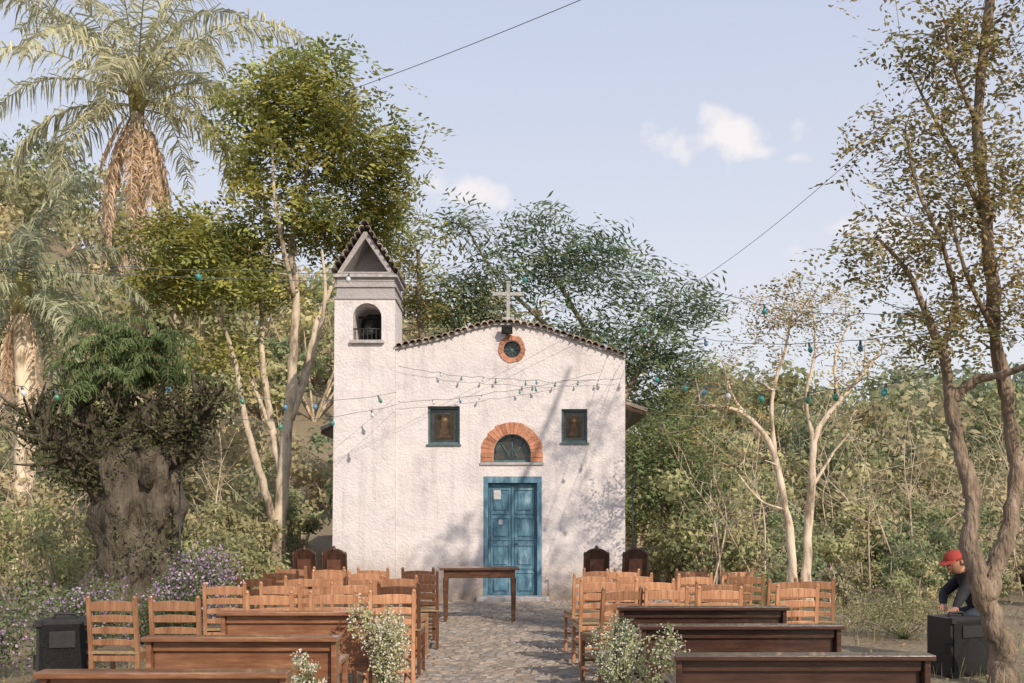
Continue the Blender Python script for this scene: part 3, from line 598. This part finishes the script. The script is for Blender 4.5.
for sx in(-1,1):
    for sy in(-1,1):
        x,y=sx*.49,sy*.18
        q.hexa([(x-.022,y-.022,.02),(x+.022,y-.022,.02),(x-.022,y+.022,.02),(x+.022,y+.022,.02),(x-.036,y-.036,.64),(x+.036,y-.036,.64),(x-.036,y+.036,.64),(x+.036,y+.036,.64)],0)
q.box((0,.0,.705),(.3,.412,.07),0)
o=q.build('wooden_altar_table',[surf('altar_wood',[(.3,(.06,.028,.017)),(.7,(.15,.07,.04))],scale=4,stretch=(1,6,6),rough=.35,bump=.1,coat=.3)],bevel=.005); o.location=(-.47,14.5,.012); o.rotation_euler=(0,0,.03)
def pew(name,x0,x1,y,mat):
    q=Q(); L_=x1-x0
    q.box((0,.0,.785),(L_+.04,.13,.03),0)
    q.box((0,.035,.55),(L_-.06,.024,.42),0)
    q.box((0,.022,.735),(L_-.06,.05,.06),0)
    q.box((0,.022,.37),(L_-.06,.045,.06),0)
    q.box((0,.27,.43),(L_-.06,.36,.03),0); q.box((0,.42,.37),(L_-.06,.025,.09),0)
    q.box((0,-.17,.14),(L_-.1,.14,.03),0)
    for s in(-1,1):
        x=s*(L_/2-.012)
        q.box((x,.03,.385),(.034,.12,.77),0); q.box((x,.27,.2),(.034,.36,.4),0); q.box((x,.22,.02),(.05,.58,.045),0); q.box((x,.22,.62),(.05,.36,.03),0); q.box((x,.38,.5),(.034,.04,.21),0)
        q.box((x,-.13,.06),(.03,.2,.12),0)
    o=q.build(name,[mat],bevel=.006); o.location=((x0+x1)/2,y,.006); o.rotation_euler=(0,0,R.normal()*.015)
for y in(8.15,6.8,5.36): pew('wooden_pew',.88,2.23,y,M_pewR)
for y in(7.73,6.15,4.78): pew('wooden_pew',-2.24,-1.08,y,M_pewL)

# PA speakers
def speaker(name,loc,w,h,d,rz):
    q=Q(); a=w/2; b=a*.72
    q.hexa([(-a,-d/2,0),(a,-d/2,0),(-b,d/2,0),(b,d/2,0),(-a,-d/2,h),(a,-d/2,h),(-b,d/2,h),(b,d/2,h)],0)
    q.box((0,-d/2-.008,h*.5),(w*.88,.016,h*.90),1)
    q.tube([(0,-d/2-.028,h*.33),(0,-d/2-.014,h*.33)],[w*.30,w*.36],20,1); q.box((0,-d/2-.02,h*.77),(w*.5,.02,h*.2),0)
    q.tube([(-.09,0,h),(-.08,0,h+.035),(.08,0,h+.035),(.09,0,h)],.013,8,0)
    for sx in(-1,1): q.tube([(sx*(a-.03),-d/2,h*.42),(sx*(a+.02),-d/2+.05,h*.42),(sx*(a+.02),-d/2+.05,h*.58),(sx*(a-.03),-d/2,h*.58)],.012,6,0)
    for sx in(-1,1):
        for zz in(.02,h-.02): q.box((sx*(a-.02),-d/2-.004,zz),(.055,.05,.055),0)
    o=q.build(name,[M_black,M_grille],bevel=.008); o.location=loc; o.rotation_euler=(0,0,rz)
speaker('pa_speaker',(4.33,9.75,.004),.50,.56,.38,.35)
speaker('pa_speaker',(-3.75,8.4,.004),.40,.68,.36,.3)
for nm,(x,y,h) in (('microphone_stand',(-3.82,11.5,1.85)),('microphone_stand',(1.93,16.0,1.95))):
    q=Q(); q.tube([(0,0,.02),(0,0,h*.6),(0,0,h)],[.014,.012,.01],8,0); q.tube([(0,0,h-.02),(.03,-.1,h+.05)],[.01,.008],6,0); q.tube([(.03,-.1,h+.05),(.04,-.14,h+.075),(.045,-.17,h+.09)],[.014,.026,.018],8,0)
    for k in range(3): t=k*2.094; q.tube([(0,0,.2),(.28*math.cos(t),.28*math.sin(t),.012)],.009,6,0)
    o=q.build(nm,[M_metal]); o.location=(x,y,.005)

# ---------------------------------------------------------------- flowers
def flowers(name,c,rad,nl,nf,lc,fc,ls=.06,fs=.018,stems=40,ground=None,core=.42):
    q=Q(); c=np.array(c,float); rad=np.array(rad)
    lob=R.normal(size=(14,3))*.5
    def pts(n,k=1.):
        u=R.normal(size=(n,3)); u/=np.linalg.norm(u,axis=1)[:,None]; u*=R.uniform(.4,1,(n,1))
        return c+(lob[R.integers(0,14,n)]*.85+u*core)*rad*k
    q.rleaves(pts(nl,.97),ls,.3,0,np.array(lc)*R.uniform(.6,1.4,(nl,1)))
    fcs=np.array(fc); p=pts(nf,1.03); p[:,1]-=.02; col=fcs[R.integers(0,len(fcs),nf)]*R.uniform(.8,1.1,(nf,1))
    for k in range(2): q.rleaves(p+R.normal(size=p.shape)*fs*.15,fs,.9,1,col)
    b=c.copy(); b[2]=ground if ground is not None else c[2]-rad[2]*1.2
    e=pts(stems)
    for t in e:
        m=(b+t)/2+R.normal(size=3)*.02; q.tube([b+R.normal(size=3)*[.03,.03,0],m,t],[.004,.003,.002],3,0,(.2,.24,.11),cap=False)
    return q.build(name,[M_leaf,M_petal])
W=[(.78,.75,.62),(.82,.80,.72),(.76,.70,.46)]
flowers('babys_breath_bouquet',(-.98,7.50,.54),(.19,.17,.32),900,2400,(.40,.40,.2),W,fs=.016,core=.55)
flowers('babys_breath_bouquet',(-1.02,4.95,.74),(.12,.11,.09),240,520,(.30,.32,.17),W,fs=.011,ls=.04)
flowers('babys_breath_bouquet',(.88,7.95,.50),(.18,.17,.32),1000,1400,(.27,.31,.18),W,fs=.014,core=.55)
flowers('babys_breath_bouquet',(.95,6.35,.48),(.22,.17,.28),900,1700,(.31,.33,.18),W,fs=.013,core=.55)
PU=[(.48,.33,.52),(.55,.41,.58),(.62,.50,.64),(.38,.24,.44)]
flowers('purple_flower_shrub',(-3.15,10.2,.82),(.38,.3,.34),1800,1300,(.20,.24,.13),PU+[(.7,.6,.7)],fs=.026,ground=0,core=.6)
flowers('purple_flower_shrub',(-4.25,9.9,.55),(.55,.4,.36),2600,1000,(.18,.23,.11),PU,fs=.025,ground=0,core=.6)
flowers('purple_flower_shrub',(-4.9,9.2,.42),(.6,.5,.42),3000,800,(.20,.25,.13),PU,fs=.025,ground=0,core=.6)
flowers('low_garden_shrub',(-3.6,11.2,.45),(.9,.4,.36),3400,150,(.17,.22,.10),PU,fs=.03,ground=0,core=.6)
flowers('low_garden_shrub',(4.9,12.5,.35),(.9,.5,.30),2600,60,(.34,.33,.18),W,fs=.02,ground=0,core=.6)
flowers('low_garden_shrub',(3.4,14.0,.35),(.8,.5,.28),2200,60,(.30,.31,.16),W,fs=.02,ground=0,core=.6)

# ---------------------------------------------------------------- string lights
def strand(name,A,B,sag,spacing,r=.004,bulbs=True,bs=.95):
    A=np.array(A);B=np.array(B);n=28;s=np.linspace(0,1,n)[:,None]; p=A+(B-A)*s; p[:,2]-=4*sag*(s*(1-s))[:,0]
    if bulbs: p[1:-1,2]+=R.normal(size=n-2)*.010
    q=Q(); q.tube(p,r,4,0)
    if bulbs:
        ln=np.linalg.norm(B-A); m=int(ln/spacing)
        for i in range(1,m):
            x=(i+R.uniform(-.3,.3))/m; b=np.array([np.interp(x,s[:,0],p[:,k]) for k in range(3)])
            if R.random()<.12: continue
            tl=np.array([R.normal()*.3,R.normal()*.3,-1]); 
            q.tube([b,b+tl*.05*bs],[.014*bs,.018*bs],6,0); g=b+tl*.05*bs
            z=np.array([0,.015,.035,.06,.08,.095])*bs; q.tube(g+tl*z[:,None],np.array([.014,.026,.037,.036,.022,.004])*bs,8,1+int(R.choice(4,p=[.38,.22,.15,.25])))
    return q.build(name,[M_wire]+M_b)
strand('string_lights',at(-60,258,11),at(675,270,17.5),.12,2.4)
strand('string_lights',at(675,270,17.5),at(990,305,9),.35,1.5)
strand('string_lights',at(-40,266,11),at(660,273,17.8),.16,9,.004,False)
strand('string_lights',at(60,350,12),at(397,392,18.0),.35,.7)
strand('string_lights',at(-30,365,10),at(90,385,11.8),.15,.5,bs=.8)
strand('string_lights',at(398,366,18.08),at(622,378,18.08),.14,.34,bs=.62)
strand('string_lights',at(398,402,18.05),at(600,372,18.05),.10,.5,bs=.62)
strand('string_lights',at(624,360,18.0),at(945,372,9),.35,.85)
strand('string_lights',at(624,320,18.0),at(950,330,9),.25,1.3,bs=.8)
strand('string_lights',at(90,395,11.7),at(398,404,18.0),.3,1.1)
strand('string_lights',at(880,300,9.2),at(1090,340,8.7),.1,.5,bs=.75)
strand('overhead_cable',at(330,97,14),at(720,-60,9),.05,9,.005,False)
strand('overhead_cable',at(665,300,17.5),at(1080,-60,7),.25,9,.004,False)

# ---------------------------------------------------------------- man in red cap, crouching at the speaker
man=empty('crouching_man',(4.85,10.3,0))
J={'pelvis':(4.88,10.36,.56),'waist':(4.83,10.35,.70),'chest':(4.73,10.32,.86),'neck':(4.62,10.29,.97),'head0':(4.585,10.28,1.02),
 'shL':(4.66,10.14,.91),'elL':(4.50,10.05,.70),'wrL':(4.40,9.94,.61),'shR':(4.73,10.50,.91),'elR':(4.50,10.44,.73),'wrR':(4.40,10.20,.62),
 'hiL':(4.86,10.26,.54),'knL':(4.58,10.16,.50),'anL':(4.82,10.14,.10),'toL':(4.64,10.10,.05),'hiR':(4.90,10.46,.54),'knR':(4.62,10.56,.48),'anR':(4.88,10.58,.10),'toR':(4.70,10.58,.05)}
rd={'pelvis':.15,'waist':.135,'chest':.155,'neck':.065,'head0':.06,'shL':.075,'elL':.055,'wrL':.032,'shR':.075,'elR':.055,'wrR':.032,'hiL':.105,'knL':.07,'anL':.05,'toL':.035,'hiR':.105,'knR':.07,'anR':.05,'toR':.035}
E=[('pelvis','waist'),('waist','chest'),('chest','neck'),('neck','head0'),('chest','shL'),('shL','elL'),('elL','wrL'),('chest','shR'),('shR','elR'),('elR','wrR'),('pelvis','hiL'),('hiL','knL'),('knL','anL'),('anL','toL'),('pelvis','hiR'),('hiR','knR'),('knR','anR'),('anR','toR')]
def skin(name,J,rd,E,root,mats,assign=None,sub=2):
    ks=list(J); me=bpy.data.meshes.new(name); me.from_pydata([J[k] for k in ks],[(ks.index(a),ks.index(b)) for a,b in E],[])
    o=bpy.data.objects.new(name,me); S.collection.objects.link(o); o.modifiers.new('s','SKIN')
    sv=me.skin_vertices[0].data
    for i,k in enumerate(ks): sv[i].radius=(rd[k],rd[k]); sv[i].use_root=(k==root)
    sb=o.modifiers.new('u','SUBSURF'); sb.levels=sub; sb.render_levels=sub
    bpy.context.view_layer.update(); dg=bpy.context.evaluated_depsgraph_get(); m2=bpy.data.meshes.new_from_object(o.evaluated_get(dg)); o.modifiers.clear(); o.data=m2
    m2.materials.clear()
    for m in mats: m2.materials.append(m)
    for p in m2.polygons:
        p.use_smooth=True; p.material_index=0
        if assign: p.material_index=assign(p.center)
    return o
def assign(c):
    best=None;bd=9
    for a,b in E:
        A=Vector(J[a]);B=Vector(J[b]);t=max(0,min(1,(c-A).dot(B-A)/(B-A).length_squared)); d=(A+(B-A)*t-c).length-(rd[a]+(rd[b]-rd[a])*t)
        if d<bd: bd=d;best=(a,b)
    if best==('neck','head0'): return 2
    if best[0].startswith('an') : return 3
    if best[0].startswith(('hi','kn')) or best[1].startswith('hi'): return 1
    if best==('pelvis','waist') and c.z<.6: return 1
    return 0
par(skin('body',J,rd,E,'pelvis',[M_jacket,M_jeans,M_skin,M_shoe],assign),man)
for sfx,w,el in(('l',J['wrL'],J['elL']),('r',J['wrR'],J['elR'])):
    w=Vector(w); d=(w-Vector(el)); d.z*=.2; d.normalize(); side=d.cross(Vector((0,0,1))).normalized(); dn=Vector((0,0,-1)); th=-1 if sfx=='l' else 1
    H={'w':w-d*.03,'p':w+d*.05}; hr={'w':.026,'p':.030}; he=[('w','p')]
    for i,(o_,l) in enumerate(((-.028,.062),(-.010,.074),(.010,.070),(.027,.054))):
        a=w+d*.07+side*o_; H[f'a{i}']=a; H[f'b{i}']=a+d*l*.5+dn*.004; H[f'c{i}']=a+d*l*.95+dn*.022
        for k in'abc': hr[f'{k}{i}']=.0095 if k!='c' else .0075
        he+=[('p',f'a{i}'),(f'a{i}',f'b{i}'),(f'b{i}',f'c{i}')]
    H['t0']=w+d*.02+side*th*.035; H['t1']=w+d*.055+side*th*.055+dn*.008; hr['t0']=.012; hr['t1']=.009; he+=[('w','t0'),('t0','t1')]
    par(skin('hand_'+sfx,{k:tuple(v) for k,v in H.items()},hr,he,'w',[M_skin],None,2),man)
bm=bmesh.new(); bmesh.ops.create_uvsphere(bm,u_segments=32,v_segments=24,radius=1)
for v in bm.verts:
    x,y,z=v.co
    sx=.098 if x>0 else .092; X_=x*sx; Y_=y*.076; Z_=z*.118
    if z<0: Y_*=1-.25*(-z); X_*=1-.12*(-z)
    if x<-.3:
        X_-=.022*math.exp(-((y/.16)**2+((z+.12)/.2)**2))
        X_+=.010*math.exp(-(((abs(y)-.38)/.18)**2+((z-.08)/.13)**2))
        X_-=.006*math.exp(-((y/.3)**2+((z+.45)/.08)**2))
        X_-=.010*math.exp(-((y/.3)**2+((z+.82)/.18)**2))
        X_-=.005*math.exp(-((z-.25)/.1)**2)
    v.co=(X_,Y_,Z_)
me=bpy.data.meshes.new('head'); bm.to_mesh(me); bm.free()
for m in(M_skin,M_hair,M_cap): me.materials.append(m)
for p in me.polygons:
    p.use_smooth=True; c=p.center
    if c.x>.01 and c.z>-.05: p.material_index=1
    if c.z>.045 : p.material_index=1
head=bpy.data.objects.new('head',me); S.collection.objects.link(head)
q=Q()
for s in(-1,1):
    q.tube([(.012,s*.070,-.025),(.014,s*.080,-.005),(.016,s*.084,.015),(.012,s*.074,.03)],[.010,.017,.018,.008],8,0)
    q.tube([(-.066,s*.030,.010),(-.074,s*.030,.010),(-.080,s*.030,.010)],[.013,.012,.005],8,3); q.tube([(-.080,s*.030,.010),(-.083,s*.030,.010)],[.006,.003],8,1)
    q.tube([(-.084,s*.014,.028),(-.086,s*.03,.032),(-.074,s*.048,.026)],[.004,.005,.003],5,1)
q.tube([(-.090,-.022,-.052),(-.0965,0,-.050),(-.090,.022,-.052)],[.003,.0055,.003],6,4)
t=np.linspace(0,math.pi/2,8); q.tube(np.stack([.005+0*t,0*t,.045+.085*np.sin(t)],1),.104*np.cos(t)+.002,24,2)
bx=[];bf=[]
for i,a in enumerate(np.linspace(-1.1,1.1,13)):
    ca,sa=math.cos(a),math.sin(a)
    bx+=[(.005-.104*ca,.1*sa,.052),(.005-(.104+.075*max(ca,0)**.5)*ca-.0,.1*sa*1.02,.036),(.005-.104*ca,.1*sa,.058),(.005-(.104+.075*max(ca,0)**.5)*ca,.1*sa*1.02,.042)]
for i in range(12): b=i*4; bf+=[[b,b+1,b+5,b+4],[b+2,b+6,b+7,b+3],[b+1,b+3,b+7,b+5]]
q.add(bx,bf,2,smooth=False)
q.tube([(.05,0,.03),(.07,0,-.01),(.062,0,-.05)],[.07,.055,.03],12,1)
hd=q.build('face_and_cap',[M_skin,M_hair,M_cap,surf('eye_white',[(.4,(.7,.7,.68)),(.6,(.75,.74,.7))],bump=0,rough=.2),surf('lips',[(.4,(.4,.14,.11)),(.6,(.45,.17,.13))],bump=0)])
for o in(head,hd):
    o.matrix_world=Matrix.Translation((4.545,10.27,1.06))@Matrix.Rotation(.35,4,'Z')@Matrix.Rotation(-.38,4,'Y')
    o.parent=man; o.matrix_parent_inverse=Matrix.Translation(man.location).inverted()

# ---------------------------------------------------------------- light & sky
az=math.radians(30); el=math.radians(32)
d=Vector((-math.sin(az)*math.cos(el),math.cos(az)*math.cos(el),-math.sin(el)))
sun=bpy.data.lights.new('sun','SUN'); sun.energy=4.1; sun.angle=math.radians(.5); sun.color=(1,.86,.70)
so=bpy.data.objects.new('sun',sun); so.rotation_euler=d.to_track_quat('-Z','Y').to_euler(); S.collection.objects.link(so)
w=bpy.data.worlds.new('World'); S.world=w; w.use_nodes=True; n=w.node_tree; n.nodes.clear()
out=N(n,'ShaderNodeOutputWorld'); bg=N(n,'ShaderNodeBackground'); bg.inputs[1].default_value=.1
sk=N(n,'ShaderNodeTexSky'); sk.sky_type='NISHITA'; sk.sun_disc=False; sk.sun_elevation=el; sk.sun_rotation=math.pi-az; sk.dust_density=2; sk.air_density=1
mx=N(n,'ShaderNodeMix',data_type='RGBA'); mx.inputs[0].default_value=.75; L(n,sk.outputs[0],mx.inputs[6])
tc=N(n,'ShaderNodeTexCoord'); sp=N(n,'ShaderNodeSeparateXYZ'); L(n,tc.outputs['Generated'],sp.inputs[0])
hz=ramp(n,sp.outputs[2],[(.0,(.85,.83,.83)),(.2,(.77,.78,.84)),(.5,(.57,.63,.80))])
sc=N(n,'ShaderNodeVectorMath',operation='SCALE'); sc.inputs['Scale'].default_value=12.0; L(n,hz,sc.inputs[0]); L(n,sc.outputs[0],mx.inputs[7])
cur=mx.outputs[2]
noi=N(n,'ShaderNodeTexNoise'); noi.inputs['Scale'].default_value=26; noi.inputs['Detail'].default_value=6; L(n,tc.outputs['Generated'],noi.inputs['Vector'])
for (px,py,a,b,st) in((722,137,.066,.024,.85),(760,152,.03,.010,.65),(468,193,.035,.015,.75),(436,184,.02,.012,.6),(930,236,.10,.02,.5),(845,228,.03,.012,.45),(795,158,.015,.006,.4)):
    v=Vector(((px-512)/F,1,(HOR-py)/F)); l=v.length; v.normalize()
    s1=N(n,'ShaderNodeVectorMath',operation='SUBTRACT'); L(n,tc.outputs['Generated'],s1.inputs[0]); s1.inputs[1].default_value=v
    s2=N(n,'ShaderNodeVectorMath',operation='MULTIPLY'); L(n,s1.outputs[0],s2.inputs[0]); s2.inputs[1].default_value=(l/a,3,l/b)
    s3=N(n,'ShaderNodeVectorMath',operation='LENGTH'); L(n,s2.outputs[0],s3.inputs[0])
    m1=N(n,'ShaderNodeMath',operation='MULTIPLY_ADD'); L(n,noi.outputs[0],m1.inputs[0]); m1.inputs[1].default_value=3.2; m1.inputs[2].default_value=-1.6
    m2=N(n,'ShaderNodeMath',operation='SUBTRACT'); L(n,m1.outputs[0],m2.inputs[0]); L(n,s3.outputs['Value'],m2.inputs[1])
    mr=N(n,'ShaderNodeMapRange'); mr.inputs[1].default_value=-1.0; mr.inputs[2].default_value=-.3; mr.inputs[4].default_value=st; L(n,m2.outputs[0],mr.inputs[0])
    mm=N(n,'ShaderNodeMix',data_type='RGBA'); L(n,mr.outputs[0],mm.inputs[0]); L(n,cur,mm.inputs[6]); mm.inputs[7].default_value=(9.9,9.3,9.2,1); cur=mm.outputs[2]
L(n,cur,bg.inputs[0]); L(n,bg.outputs[0],out.inputs[0])
S.view_settings.view_transform='Standard'; S.view_settings.look='None'; S.view_settings.exposure=0
cam=bpy.data.cameras.new('camera'); cam.sensor_width=36; cam.lens=36*F/1024; cam.shift_y=(HOR-341.5)/1024; cam.clip_end=3000
co=bpy.data.objects.new('camera',cam); co.location=(0,0,CAMH); co.rotation_euler=(math.pi/2,0,0); S.collection.objects.link(co); S.camera=co
